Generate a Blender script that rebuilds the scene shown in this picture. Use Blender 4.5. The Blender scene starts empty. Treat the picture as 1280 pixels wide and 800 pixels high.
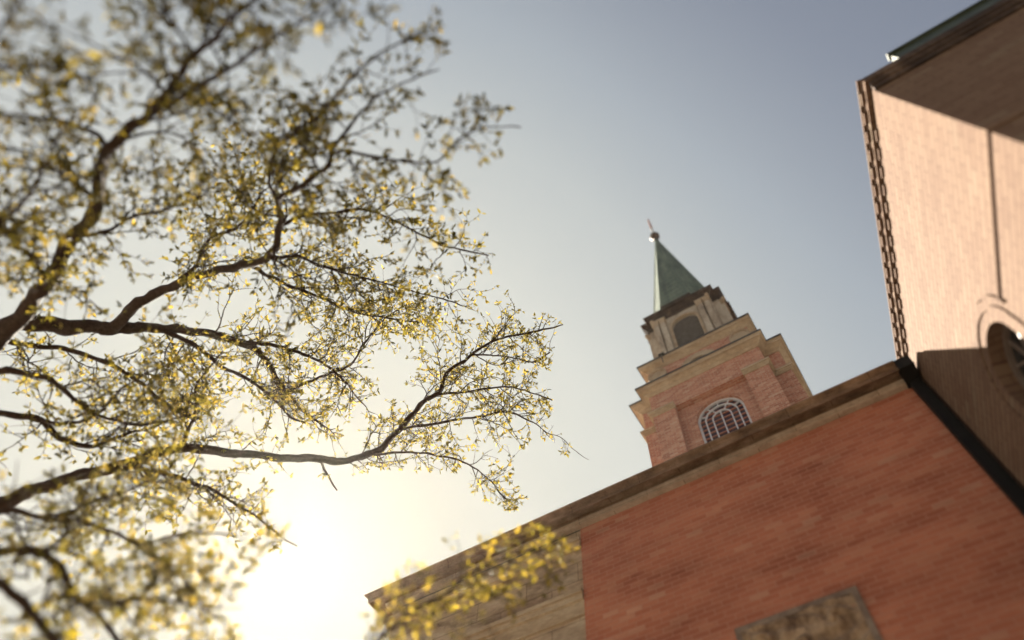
import bpy, math, random
import numpy as np
from mathutils import Vector, noise

random.seed(7)
SC = bpy.context.scene
COL = SC.collection
EYE = 1.6                                   # height of the photographer's eye

# ------------------------------------------------------------------ camera
RC = np.array([[0.84287552, 0.53579502, 0.04984522],      # camera right in world axes
               [-0.45997608, 0.76546464, -0.44998431],    # camera down
               [-0.27925411, 0.35635315, 0.89164431]])    # camera forward
from mathutils import Matrix
cam_d = bpy.data.cameras.new('camera')
cam = bpy.data.objects.new('camera', cam_d)
COL.objects.link(cam)
cam.matrix_world = Matrix(((RC[0][0], -RC[1][0], -RC[2][0], 0),
                           (RC[0][1], -RC[1][1], -RC[2][1], 0),
                           (RC[0][2], -RC[1][2], -RC[2][2], EYE),
                           (0, 0, 0, 1)))
cam_d.sensor_width = 36.0
cam_d.lens = 24.0
cam_d.clip_start = 0.05
cam_d.clip_end = 5000
cam_d.dof.use_dof = True
cam_d.dof.focus_distance = 16.5
cam_d.dof.aperture_fstop = 0.2
SC.camera = cam

# ------------------------------------------------------------------ sky and sun
SUN = Vector((-0.64, 0.40, 0.656)).normalized()           # direction towards the sun
world = bpy.data.worlds.new('World')
SC.world = world
world.use_nodes = True
wn = world.node_tree.nodes
wl = world.node_tree.links
bg = wn['Background']
sky = wn.new('ShaderNodeTexSky')
sky.sky_type = 'NISHITA'
sky.sun_disc = False
sky.sun_elevation = math.asin(SUN.z)
sky.sun_rotation = math.atan2(SUN.x, SUN.y)
sky.air_density = 1.0
sky.ozone_density = 1.0
sky.dust_density = 3.0
# a colour ramp greys the sky and dims it near the sun, under added glare:
# the sky's own brightness (green channel, log scale) drives a film-like response
EV = 2.5
sep = wn.new('ShaderNodeSeparateColor')
wl.new(sky.outputs[0], sep.inputs[0])
lg = wn.new('ShaderNodeMath')
lg.operation = 'LOGARITHM'
lg.inputs[1].default_value = 10.0
wl.new(sep.outputs[1], lg.inputs[0])
LO, HI = math.log10(0.9), math.log10(60.0)
mr = wn.new('ShaderNodeMapRange')
mr.inputs['From Min'].default_value = LO
mr.inputs['From Max'].default_value = HI
wl.new(lg.outputs[0], mr.inputs['Value'])
sky_ramp = wn.new('ShaderNodeValToRGB')
stops = [(1.30, (.195, .225, .295)), (1.55, (.255, .288, .355)), (2.07, (.405, .447, .492)), (2.83, (.54, .57, .57)),
         (5.12, (.68, .69, .645)), (12.0, (.69, .685, .615)), (35.0, (.50, .485, .415)), (60.0, (.36, .345, .285))]
el = sky_ramp.color_ramp.elements
while len(el) < len(stops):
    el.new(0.5)
for e, (raw, c) in zip(el, stops):
    e.position = (math.log10(raw) - LO) / (HI - LO)
    e.color = (*c, 1)
wl.new(mr.outputs[0], sky_ramp.inputs[0])
gain = wn.new('ShaderNodeVectorMath')
gain.operation = 'SCALE'
gain.inputs['Scale'].default_value = 10.0 / 2 ** EV
wl.new(sky_ramp.outputs[0], gain.inputs[0])
wl.new(gain.outputs[0], bg.inputs['Color'])
bg.inputs['Strength'].default_value = 0.10

sun_d = bpy.data.lights.new('sun', 'SUN')
sun_d.energy = 5.0
sun_d.angle = math.radians(0.5)
sun_d.color = (1.0, 0.91, 0.76)
sun = bpy.data.objects.new('sun', sun_d)
COL.objects.link(sun)
sun.rotation_euler = SUN.to_track_quat('Z', 'Y').to_euler()

SC.view_settings.view_transform = 'Standard'
SC.view_settings.look = 'None'
SC.view_settings.exposure = EV
SC.view_settings.gamma = 1.0
SC.cycles.max_bounces = 8
SC.cycles.transparent_max_bounces = 8


# ------------------------------------------------------------------ materials
def new_mat(name):
    m = bpy.data.materials.new(name)
    m.use_nodes = True
    nt = m.node_tree
    return m, nt, nt.nodes['Principled BSDF']


def ramp(nt, stops):
    r = nt.nodes.new('ShaderNodeValToRGB')
    el = r.color_ramp.elements
    while len(el) < len(stops):
        el.new(0.5)
    for e, (p, c) in zip(el, stops):
        e.position = p
        e.color = (*c, 1) if len(c) == 3 else c
    return r


def uvnode(nt):
    n = nt.nodes.new('ShaderNodeUVMap')
    n.uv_map = 'UVMap'
    return n


def objcoord(nt):
    return nt.nodes.new('ShaderNodeTexCoord').outputs['Object']


def noise_tex(nt, vec, scale, detail=5, rough=0.6):
    n = nt.nodes.new('ShaderNodeTexNoise')
    n.inputs['Scale'].default_value = scale
    n.inputs['Detail'].default_value = detail
    n.inputs['Roughness'].default_value = rough
    nt.links.new(vec, n.inputs['Vector'])
    return n


def mixc(nt, mode, fac, a, b):
    n = nt.nodes.new('ShaderNodeMix')
    n.data_type = 'RGBA'
    n.blend_type = mode
    for s, v in ((0, fac), (6, a), (7, b)):
        if hasattr(v, 'is_linked') or isinstance(v, bpy.types.NodeSocket):
            nt.links.new(v, n.inputs[s])
        elif s == 0:
            n.inputs[0].default_value = v
        else:
            n.inputs[s].default_value = (*v, 1)
    return n.outputs[2]


def brick_mat(name, cols, mortar, bump=0.6, stain=0.35, bw=0.215, rh=0.0725, mort=0.010, bed=0.0):
    m, nt, bs = new_mat(name)
    L = nt.links
    uv = uvnode(nt)
    b = nt.nodes.new('ShaderNodeTexBrick')
    L.new(uv.outputs[0], b.inputs['Vector'])
    b.inputs['Scale'].default_value = 1.0
    b.inputs['Brick Width'].default_value = bw
    b.inputs['Row Height'].default_value = rh
    b.inputs['Mortar Size'].default_value = mort * 0.5
    b.inputs['Mortar Smooth'].default_value = 0.25
    b.inputs['Bias'].default_value = 0.0
    b.offset = 0.5
    b.inputs['Color1'].default_value = (0, 0, 0, 1)
    b.inputs['Color2'].default_value = (1, 1, 1, 1)
    b.inputs['Mortar'].default_value = (0.5, 0.5, 0.5, 1)
    # per-brick tint: the brick colour is a random grey that drives a ramp
    rp = ramp(nt, [(0.0, cols[0]), (0.4, cols[1]), (0.7, cols[2]), (0.93, cols[3]), (1.0, cols[4])])
    L.new(b.outputs['Color'], rp.inputs[0])
    # firing marks inside bricks, streaked along the course
    mp = nt.nodes.new('ShaderNodeMapping')
    mp.inputs['Scale'].default_value = (1.0, 3.2, 1.0)
    L.new(uv.outputs[0], mp.inputs[0])
    n1 = noise_tex(nt, mp.outputs[0], 6.0, 4, 0.7)
    r1 = ramp(nt, [(0.3, (0.93, 0.91, 0.90)), (0.7, (1.06, 1.06, 1.05))])
    L.new(n1.outputs[0], r1.inputs[0])
    c = mixc(nt, 'MULTIPLY', 1.0, rp.outputs[0], r1.outputs[0])
    # broad weathering
    mp2 = nt.nodes.new('ShaderNodeMapping')
    mp2.inputs['Scale'].default_value = (0.35, 1.1, 1.0)
    L.new(uv.outputs[0], mp2.inputs[0])
    n2 = noise_tex(nt, mp2.outputs[0], 1.6, 6, 0.62)
    r2 = ramp(nt, [(0.32, (0.66, 0.6, 0.6)), (0.52, (1, 1, 1)), (0.74, (1.2, 1.22, 1.2))])
    L.new(n2.outputs[0], r2.inputs[0])
    c = mixc(nt, 'MULTIPLY', stain * 2, c, r2.outputs[0])
    c = mixc(nt, 'MIX', b.outputs['Fac'], c, mortar)
    if bed:
        # wide, uneven bed joints with shadow painted in: the courses read as long lines
        sp = nt.nodes.new('ShaderNodeSeparateXYZ')
        L.new(uv.outputs[0], sp.inputs[0])
        def mth2(op, a, v):
            q = nt.nodes.new('ShaderNodeMath')
            q.operation = op
            L.new(a, q.inputs[0])
            if isinstance(v, (int, float)):
                q.inputs[1].default_value = v
            else:
                L.new(v, q.inputs[1])
            return q.outputs[0]
        fr_ = mth2('FRACT', mth2('DIVIDE', sp.outputs[1], rh), 0.0)
        d_ = mth2('ABSOLUTE', mth2('SUBTRACT', fr_, 0.5), 0.0)
        line = mth2('MULTIPLY', mth2('GREATER_THAN', d_, 0.385), bed)
        nb = noise_tex(nt, mp.outputs[0], 2.5, 4, 0.7)
        rb = ramp(nt, [(0.35, (0.1, 0.1, 0.1)), (0.65, (1, 1, 1))])
        L.new(nb.outputs[0], rb.inputs[0])
        c = mixc(nt, 'MIX', mth2('MULTIPLY', line, rb.outputs[0]), c, mortar)
    L.new(c, bs.inputs['Base Color'])
    bs.inputs['Roughness'].default_value = 0.9
    bs.inputs['Specular IOR Level'].default_value = 0.25
    # relief: mortar is raked back, brick faces are a little rough
    n3 = noise_tex(nt, uv.outputs[0], 55.0, 3)
    mth = nt.nodes.new('ShaderNodeMath')
    mth.operation = 'MULTIPLY_ADD'
    L.new(b.outputs['Fac'], mth.inputs[0])
    mth.inputs[1].default_value = -1.0
    sc = nt.nodes.new('ShaderNodeMath')
    sc.operation = 'MULTIPLY'
    L.new(n3.outputs[0], sc.inputs[0])
    sc.inputs[1].default_value = 0.45
    L.new(sc.outputs[0], mth.inputs[2])
    bp = nt.nodes.new('ShaderNodeBump')
    bp.inputs['Strength'].default_value = bump
    bp.inputs['Distance'].default_value = 0.012
    L.new(mth.outputs[0], bp.inputs['Height'])
    L.new(bp.outputs[0], bs.inputs['Normal'])
    return m


def stone_mat(name, c_dark, c_mid, c_light, scale=2.0, streak=(1, 1, 1), lo=0.38, hi=0.62, bump=0.4, joints=None):
    m, nt, bs = new_mat(name)
    L = nt.links
    mp = nt.nodes.new('ShaderNodeMapping')
    mp.inputs['Scale'].default_value = streak
    L.new(objcoord(nt), mp.inputs[0])
    n1 = noise_tex(nt, mp.outputs[0], scale, 8, 0.68)
    r1 = ramp(nt, [(lo, c_dark), ((lo + hi) / 2, c_mid), (hi, c_light)])
    L.new(n1.outputs[0], r1.inputs[0])
    n2 = noise_tex(nt, mp.outputs[0], scale * 9, 5, 0.7)
    r2 = ramp(nt, [(0.3, (0.75, 0.74, 0.72)), (0.7, (1.18, 1.17, 1.15))])
    L.new(n2.outputs[0], r2.inputs[0])
    c = mixc(nt, 'MULTIPLY', 1.0, r1.outputs[0], r2.outputs[0])
    if joints:
        uv = uvnode(nt)
        b = nt.nodes.new('ShaderNodeTexBrick')
        L.new(uv.outputs[0], b.inputs['Vector'])
        b.inputs['Scale'].default_value = 1.0
        b.inputs['Brick Width'].default_value = joints[0]
        b.inputs['Row Height'].default_value = joints[1]
        b.inputs['Mortar Size'].default_value = 0.008
        b.inputs['Mortar Smooth'].default_value = 0.3
        b.inputs['Color1'].default_value = (0.86, 0.86, 0.86, 1)
        b.inputs['Color2'].default_value = (1.1, 1.08, 1.05, 1)
        b.inputs['Mortar'].default_value = (0.45, 0.4, 0.36, 1)
        c = mixc(nt, 'MULTIPLY', 1.0, c, b.outputs['Color'])
    L.new(c, bs.inputs['Base Color'])
    bs.inputs['Roughness'].default_value = 0.88
    bs.inputs['Specular IOR Level'].default_value = 0.25
    bp = nt.nodes.new('ShaderNodeBump')
    bp.inputs['Strength'].default_value = bump
    bp.inputs['Distance'].default_value = 0.02
    L.new(n2.outputs[0], bp.inputs['Height'])
    L.new(bp.outputs[0], bs.inputs['Normal'])
    return m


def plain_mat(name, col, rough=0.6, metal=0.0, var=0.25, scale=5.0, spec=0.4):
    m, nt, bs = new_mat(name)
    n = noise_tex(nt, objcoord(nt), scale, 5, 0.65)
    lo = tuple(max(0, c * (1 - var)) for c in col)
    hi = tuple(min(1, c * (1 + var)) for c in col)
    r = ramp(nt, [(0.3, lo), (0.7, hi)])
    nt.links.new(n.outputs[0], r.inputs[0])
    nt.links.new(r.outputs[0], bs.inputs['Base Color'])
    bs.inputs['Roughness'].default_value = rough
    bs.inputs['Metallic'].default_value = metal
    bs.inputs['Specular IOR Level'].default_value = spec
    return m


M = {}
M['brick_hall'] = brick_mat('hall_red_brick',
    [(0.335, 0.115, 0.068), (0.375, 0.136, 0.082), (0.39, 0.146, 0.089), (0.405, 0.168, 0.104), (0.42, 0.21, 0.14)],
    (0.41, 0.195, 0.13), stain=0.5, bw=0.28, rh=0.094, mort=0.015)
M['brick_tower'] = brick_mat('tower_red_brick',
    [(0.33, 0.135, 0.085), (0.41, 0.178, 0.112), (0.45, 0.205, 0.132), (0.49, 0.265, 0.175), (0.50, 0.32, 0.225)],
    (0.50, 0.37, 0.29), stain=0.2, bw=0.26, rh=0.088, mort=0.014)
M['brick_wing'] = brick_mat('wing_pale_brick',
    [(0.128, 0.077, 0.051), (0.144, 0.090, 0.060), (0.150, 0.095, 0.063), (0.156, 0.100, 0.067), (0.160, 0.114, 0.077)],
    (0.075, 0.038, 0.026), bump=1.0, stain=0.12, bw=0.34, rh=0.115, mort=0.012, bed=1.0)
M['stone_cornice'] = stone_mat('weathered_brown_stone', (0.065, 0.036, 0.022), (0.17, 0.105, 0.065), (0.28, 0.185, 0.125),
                               scale=2.6, streak=(1.0, 1.6, 1.6), lo=0.3, hi=0.72, joints=(1.45, 7.0))
M['stone_wall'] = stone_mat('tan_sandstone', (0.24, 0.165, 0.115), (0.37, 0.28, 0.20), (0.46, 0.37, 0.275),
                            scale=1.2, streak=(0.5, 1, 1.6), joints=(1.1, 0.42))
M['stone_belfry'] = stone_mat('pale_belfry_stone', (0.14, 0.10, 0.08), (0.36, 0.29, 0.22), (0.46, 0.39, 0.31),
                              scale=1.1, streak=(1.4, 1.4, 0.45), lo=0.34, hi=0.58)
M['bed_stone'] = stone_mat('pale_grey_brown_stone', (0.16, 0.115, 0.09), (0.32, 0.245, 0.19), (0.40, 0.32, 0.255), scale=1.0, lo=0.3, hi=0.6, joints=(1.45, 7.0))
M['relief_frame'] = stone_mat('grey_brown_frame_stone', (0.14, 0.10, 0.08), (0.20, 0.15, 0.12), (0.26, 0.20, 0.16), scale=3)
M['stone_dark'] = stone_mat('soot_stained_stone', (0.025, 0.016, 0.013), (0.055, 0.036, 0.028), (0.15, 0.10, 0.075),
                            scale=1.6, streak=(1.2, 1.2, 0.6), lo=0.36, hi=0.68)
M['stone_trim'] = stone_mat('buff_stone_trim', (0.22, 0.15, 0.095), (0.37, 0.275, 0.185), (0.44, 0.345, 0.245),
                            scale=1.3, streak=(0.6, 0.6, 2.0), lo=0.3, hi=0.6)
M['relief'] = stone_mat('carved_brown_stone', (0.10, 0.06, 0.04), (0.25, 0.17, 0.11), (0.38, 0.27, 0.18), scale=3.2)
M['copper'] = stone_mat('streaked_green_copper', (0.065, 0.09, 0.075), (0.12, 0.155, 0.125), (0.19, 0.225, 0.175), scale=1.0, streak=(2.6, 2.6, 0.22), lo=0.34, hi=0.66, bump=0.15)
M['copper_dark'] = plain_mat('dark_copper_gutter', (0.035, 0.045, 0.03), rough=0.5, var=0.4)
M['ball'] = plain_mat('dull_bronze', (0.09, 0.06, 0.045), rough=0.5, metal=0.3)
M['rod_pale'] = plain_mat('pale_zinc', (0.5, 0.47, 0.42), rough=0.5)
M['rod_red'] = plain_mat('red_copper', (0.32, 0.12, 0.07), rough=0.5)
M['pipe'] = plain_mat('near_black_painted_iron', (0.008, 0.007, 0.0065), rough=0.7, var=0.3, spec=0.15)
M['white'] = plain_mat('grey_white_paint', (0.55, 0.54, 0.56), rough=0.5, var=0.15)
M['louvre'] = plain_mat('dark_grey_louvre_wood', (0.30, 0.26, 0.23), rough=0.7)
M['void'] = plain_mat('dark_interior', (0.02, 0.018, 0.018), rough=0.9)
M['roof'] = plain_mat('grey_roof_felt', (0.12, 0.11, 0.10), rough=0.9)
M['frame_dark'] = plain_mat('dull_brown_window_paint', (0.13, 0.10, 0.085), rough=0.5)
M['steel'] = plain_mat('dark_steel', (0.05, 0.045, 0.04), rough=0.5)


def glass_mat(name, col, rough):
    m, nt, bs = new_mat(name)
    bs.inputs['Base Color'].default_value = (*col, 1)
    bs.inputs['Roughness'].default_value = rough
    bs.inputs['Specular IOR Level'].default_value = 0.4
    n = noise_tex(nt, objcoord(nt), 1.7, 2)
    bp = nt.nodes.new('ShaderNodeBump')
    bp.inputs['Strength'].default_value = 0.12
    nt.links.new(n.outputs[0], bp.inputs['Height'])
    nt.links.new(bp.outputs[0], bs.inputs['Normal'])
    return m


M['glass'] = glass_mat('violet_grey_glass', (0.035, 0.022, 0.034), 0.12)
M['glass_dark'] = glass_mat('dark_window_glass', (0.02, 0.02, 0.022), 0.05)


def bark_mat():
    m, nt, bs = new_mat('dark_furrowed_bark')
    mp = nt.nodes.new('ShaderNodeMapping')
    mp.inputs['Scale'].default_value = (1, 1, 1)
    nt.links.new(objcoord(nt), mp.inputs[0])
    n = noise_tex(nt, mp.outputs[0], 14, 6, 0.7)
    r = ramp(nt, [(0.3, (0.016, 0.009, 0.0055)), (0.7, (0.056, 0.033, 0.021))])
    nt.links.new(n.outputs[0], r.inputs[0])
    nt.links.new(r.outputs[0], bs.inputs['Base Color'])
    bs.inputs['Roughness'].default_value = 0.92
    bs.inputs['Specular IOR Level'].default_value = 0.15
    bp = nt.nodes.new('ShaderNodeBump')
    bp.inputs['Strength'].default_value = 0.8
    bp.inputs['Distance'].default_value = 0.02
    nt.links.new(n.outputs[0], bp.inputs['Height'])
    nt.links.new(bp.outputs[0], bs.inputs['Normal'])
    return m


def leaf_mat(name, stops, trans):
    m, nt, bs = new_mat(name)
    L = nt.links
    uv = uvnode(nt)
    sp = nt.nodes.new('ShaderNodeSeparateXYZ')
    L.new(uv.outputs[0], sp.inputs[0])
    r = ramp(nt, stops)
    L.new(sp.outputs[0], r.inputs[0])
    L.new(r.outputs[0], bs.inputs['Base Color'])
    bs.inputs['Roughness'].default_value = 0.75
    bs.inputs['Specular IOR Level'].default_value = 0.12
    tr = nt.nodes.new('ShaderNodeBsdfTranslucent')
    tc = mixc(nt, 'MULTIPLY', 1.0, r.outputs[0], trans)
    L.new(tc, tr.inputs['Color'])
    ad = nt.nodes.new('ShaderNodeAddShader')
    L.new(bs.outputs[0], ad.inputs[0])
    L.new(tr.outputs[0], ad.inputs[1])
    L.new(ad.outputs[0], nt.nodes['Material Output'].inputs['Surface'])
    return m


M['bark'] = bark_mat()
M['leaf'] = leaf_mat('young_yellow_green_leaves',
    [(0.0, (0.014, 0.013, 0.006)), (0.35, (0.034, 0.030, 0.009)), (0.65, (0.082, 0.068, 0.016)), (1.0, (0.16, 0.118, 0.028))],
    (1.5, 1.38, 0.58))


def ground_mat():
    m, nt, bs = new_mat('sandy_paving')
    n = noise_tex(nt, objcoord(nt), 1.5, 8, 0.6)
    r = ramp(nt, [(0.3, (0.125, 0.105, 0.078)), (0.7, (0.205, 0.177, 0.138))])
    nt.links.new(n.outputs[0], r.inputs[0])
    nt.links.new(r.outputs[0], bs.inputs['Base Color'])
    bs.inputs['Roughness'].default_value = 0.9
    return m


M['ground'] = ground_mat()


# ------------------------------------------------------------------ mesh helpers
def sub(a, b): return (a[0] - b[0], a[1] - b[1], a[2] - b[2])
def crs(a, b): return (a[1] * b[2] - a[2] * b[1], a[2] * b[0] - a[0] * b[2], a[0] * b[1] - a[1] * b[0])


class MB:
    """collects faces with metre-scaled UVs and builds ONE mesh object"""
    def __init__(s):
        s.v, s.f, s.uv, s.sm = [], [], [], []

    def face(s, pts, uvs=None, smooth=False):
        i = len(s.v)
        s.v += [tuple(p) for p in pts]
        s.f.append(tuple(range(i, i + len(pts))))
        if uvs is None:
            n = (0, 0, 0)
            for k in range(1, len(pts) - 1):
                c = crs(sub(pts[k], pts[0]), sub(pts[k + 1], pts[0]))
                n = (n[0] + c[0], n[1] + c[1], n[2] + c[2])
            h = math.hypot(n[0], n[1])
            if h > 0.35 * abs(n[2]) and h > 1e-12:
                ux, uy = -n[1] / h, n[0] / h
                uvs = [(p[0] * ux + p[1] * uy + 37.0, p[2] + 3.0) for p in pts]
            else:
                uvs = [(p[0] + 37.0, p[1] + 31.0) for p in pts]
        s.uv += uvs
        s.sm.append(smooth)

    def box(s, x0, x1, y0, y1, z0, z1):
        s.pbox(lambda a, b, c: (a, b, c), x0, x1, y0, y1, z0, z1)

    def pbox(s, fr, u0, u1, d0, d1, z0, z1):
        p = [fr(u, d, z) for z in (z0, z1) for d in (d0, d1) for u in (u0, u1)]
        for q in ((2, 3, 1, 0), (5, 7, 6, 4), (1, 5, 4, 0), (3, 7, 5, 1), (2, 6, 7, 3), (0, 4, 6, 2)):
            s.face([p[k] for k in q])

    def bar(s, fr, a, b, w, d0, d1):
        """a bar in the plane of frame fr between (u,z) points"""
        dx, dz = b[0] - a[0], b[1] - a[1]
        l = math.hypot(dx, dz)
        px, pz = -dz / l * w / 2, dx / l * w / 2
        q = [(a[0] + px, a[1] + pz), (b[0] + px, b[1] + pz), (b[0] - px, b[1] - pz), (a[0] - px, a[1] - pz)]
        lo = [fr(u, d0, z) for u, z in q]
        hi = [fr(u, d1, z) for u, z in q]
        s.face(hi)
        s.face(lo[::-1])
        for k in range(4):
            j = (k + 1) % 4
            s.face([lo[k], lo[j], hi[j], hi[k]])

    def ring(s, fr, cu, cz, r0, r1, a0, a1, d0, d1, n=24):
        full = abs(a1 - a0) > 359
        A = [math.radians(a0 + (a1 - a0) * k / n) for k in range(n + 1)]
        for k in range(n):
            c = [(cu + r * math.cos(a), cz + r * math.sin(a)) for r, a in ((r0, A[k]), (r1, A[k]), (r1, A[k + 1]), (r0, A[k + 1]))]
            hi = [fr(u, d1, z) for u, z in c]
            lo = [fr(u, d0, z) for u, z in c]
            s.face(hi)
            s.face([lo[1], hi[1], hi[2], lo[2]])
            if r0 > 1e-4:
                s.face([lo[0], lo[3], hi[3], hi[0]])
            s.face(lo[::-1])
            if not full and k == 0:
                s.face([lo[0], hi[0], hi[1], lo[1]])
            if not full and k == n - 1:
                s.face([lo[3], lo[2], hi[2], hi[3]])

    def arch_wall(s, fr, u0, u1, z0, z1, cu, cz, r, zb, depth, d=0.0, n=20):
        """a wall sheet with an arched opening and its reveal"""
        s.face([fr(u0, d, z0), fr(cu - r, d, z0), fr(cu - r, d, z1), fr(u0, d, z1)])
        s.face([fr(cu + r, d, z0), fr(u1, d, z0), fr(u1, d, z1), fr(cu + r, d, z1)])
        if zb > z0:
            s.face([fr(cu - r, d, z0), fr(cu + r, d, z0), fr(cu + r, d, zb), fr(cu - r, d, zb)])
        arc = [(cu - r * math.cos(math.pi * k / n), cz + r * math.sin(math.pi * k / n)) for k in range(n + 1)]
        for k in range(n):
            (a, b), (c, e) = arc[k], arc[k + 1]
            s.face([fr(a, d, b), fr(c, d, e), fr(c, d, z1), fr(a, d, z1)])
        loop = [(cu - r, zb)] + arc + [(cu + r, zb)]
        for k in range(len(loop)):
            (a, b), (c, e) = loop[k], loop[(k + 1) % len(loop)]
            s.face([fr(a, d, b), fr(a, d - depth, b), fr(c, d - depth, e), fr(c, d, e)])

    def arch_fill(s, fr, cu, cz, r, zb, d, n=20):
        arc = [(cu - r * math.cos(math.pi * k / n), cz + r * math.sin(math.pi * k / n)) for k in range(n + 1)]
        loop = [(cu + r, zb), *arc[::-1], (cu - r, zb)]
        s.face([fr(u, d, z) for u, z in loop])

    def sweep(s, prof, path, closed=True):
        """profile [(out, z)] along plan path; outside is on the right of travel"""
        n = len(path)
        nm = []
        for k in range(n if closed else n - 1):
            a, b = path[k], path[(k + 1) % n]
            dx, dy = b[0] - a[0], b[1] - a[1]
            l = math.hypot(dx, dy)
            nm.append((dy / l, -dx / l))
        off = []
        for k in range(n):
            if closed:
                p, q = nm[k - 1], nm[k]
            else:
                p, q = nm[max(k - 1, 0)], nm[min(k, n - 2)]
            dt = 1 + p[0] * q[0] + p[1] * q[1]
            off.append(((p[0] + q[0]) / dt, (p[1] + q[1]) / dt))
        P = [[(path[k][0] + o * off[k][0], path[k][1] + o * off[k][1], z) for o, z in prof] for k in range(n)]
        for k in range(n if closed else n - 1):
            A, B = P[k], P[(k + 1) % n]
            for j in range(len(prof) - 1):
                s.face([A[j], B[j], B[j + 1], A[j + 1]])
        if not closed:
            s.face(P[0][::-1])
            s.face(P[-1])

    def prism(s, path, z0, z1, cap=True):
        n = len(path)
        for k in range(n):
            a, b = path[k], path[(k + 1) % n]
            s.face([(a[0], a[1], z0), (b[0], b[1], z0), (b[0], b[1], z1), (a[0], a[1], z1)])
        if cap:
            s.face([(p[0], p[1], z1) for p in path])

    def lathe(s, cx, cy, prof, n=20, smooth=True):
        for k in range(n):
            a, b = 2 * math.pi * k / n, 2 * math.pi * (k + 1) / n
            for (r0, z0), (r1, z1) in zip(prof, prof[1:]):
                q = [(cx + r0 * math.cos(a), cy + r0 * math.sin(a), z0), (cx + r0 * math.cos(b), cy + r0 * math.sin(b), z0),
                     (cx + r1 * math.cos(b), cy + r1 * math.sin(b), z1), (cx + r1 * math.cos(a), cy + r1 * math.sin(a), z1)]
                if r0 < 1e-5:
                    q = q[1:]
                elif r1 < 1e-5:
                    q = q[:3]
                s.face(q, smooth=smooth)

    def tube(s, pts, rad, sides=8):
        rings = []
        up = Vector((0.13, 0.21, 0.97)).normalized()
        N = len(pts)
        base = len(s.v)
        nrm = None
        for k in range(N):
            t = (pts[min(k + 1, N - 1)] - pts[max(k - 1, 0)])
            t = t.normalized() if t.length > 1e-9 else Vector((0, 0, 1))
            if nrm is None:
                nrm = t.cross(up)
                if nrm.length < 0.05:
                    nrm = t.cross(Vector((1, 0, 0)))
            nrm = (nrm - t * nrm.dot(t))
            nrm.normalize()
            bi = t.cross(nrm)
            for j in range(sides):
                a = 2 * math.pi * j / sides
                s.v.append(tuple(pts[k] + (nrm * math.cos(a) + bi * math.sin(a)) * rad[k]))
        for k in range(N - 1):
            for j in range(sides):
                j2 = (j + 1) % sides
                f = (base + k * sides + j, base + k * sides + j2, base + (k + 1) * sides + j2, base + (k + 1) * sides + j)
                s.f.append(f)
                s.uv += [(j / sides, k * 0.1), ((j + 1) / sides, k * 0.1), ((j + 1) / sides, k * 0.1 + 0.1), (j / sides, k * 0.1 + 0.1)]
                s.sm.append(True)

    def build(s, name, mat, parent=None, label=None):
        me = bpy.data.meshes.new(name)
        me.from_pydata(s.v, [], s.f)
        ul = me.uv_layers.new(name='UVMap')
        ul.data.foreach_set('uv', [c for u in s.uv for c in u])
        me.polygons.foreach_set('use_smooth', s.sm)
        me.materials.append(mat)
        me.update()
        o = bpy.data.objects.new(name, me)
        COL.objects.link(o)
        if parent is not None:
            o.parent = parent
            if parent.type == 'EMPTY' or True:
                o.matrix_parent_inverse = Matrix.Translation(-world_loc(parent))
        if label:
            o['label'] = label
        return o


def world_loc(o):
    v = Vector((0, 0, 0))
    if o.type == 'EMPTY':
        v = Vector(o.location)
    return v


def thing(name, label, cat, loc, group=None):
    o = bpy.data.objects.new(name, None)
    COL.objects.link(o)
    o.location = loc
    o.empty_display_size = 0.3
    o['label'] = label
    o['category'] = cat
    if group:
        o['group'] = group
    return o


def Z(z): return z + EYE


def frame(o, u, n):
    """(u, d, z) -> world, d measured outwards along n, z absolute"""
    return lambda a, d, z: (o[0] + u[0] * a + n[0] * d, o[1] + u[1] * a + n[1] * d, z)


# ------------------------------------------------------------------ ground
g = MB()
g.face([(-65, -65, 0), (65, -65, 0), (65, 65, 0), (-65, 65, 0)])
go = g.build('ground', M['ground'])
go['kind'] = 'structure'

# ------------------------------------------------------------------ the low front hall
YF = 8.5
XS = -4.43                                   # where brick meets sandstone
XL, XJ = -8.95, 2.11
ZT = Z(10.03)
hall = thing('church_hall', 'low red brick church hall with brown stone cornice, in front of the tower', 'church hall', (-3, YF, 0))
b = MB()
b.face([(XS, YF, 0), (XJ + 0.6, YF, 0), (XJ + 0.6, YF, ZT), (XS, YF, ZT)])
b.face([(XS, YF, 0), (XS, YF, ZT), (XS, YF + 0.06, ZT), (XS, YF + 0.06, 0)])
b.build('brick_wall', M['brick_hall'], hall)
b = MB()
b.face([(XL, YF + 0.05, 0), (XS, YF + 0.05, 0), (XS, YF + 0.05, ZT), (XL, YF + 0.05, ZT)])
b.face([(XL, 19, 0), (XL, YF + 0.05, 0), (XL, YF + 0.05, ZT), (XL, 19, ZT)])
b.build('stone_wall', M['stone_wall'], hall, 'tan sandstone corner wall')
# entablature courses on the sandstone corner
path = [(XL, 19), (XL, YF + 0.05), (XS - 0.004, YF + 0.05)]
b = MB()
for z0, z1, o in ((9.55, 9.66, 0.10), (9.66, 9.74, 0.15), (8.34, 8.46, 0.10), (8.46, 8.54, 0.14), (8.06, 8.34, 0.05)):
    b.sweep([(0, Z(z0)), (o, Z(z0)), (o, Z(z1)), (0, Z(z1))], path, False)
b.build('entablature', M['stone_trim'], hall)
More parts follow.
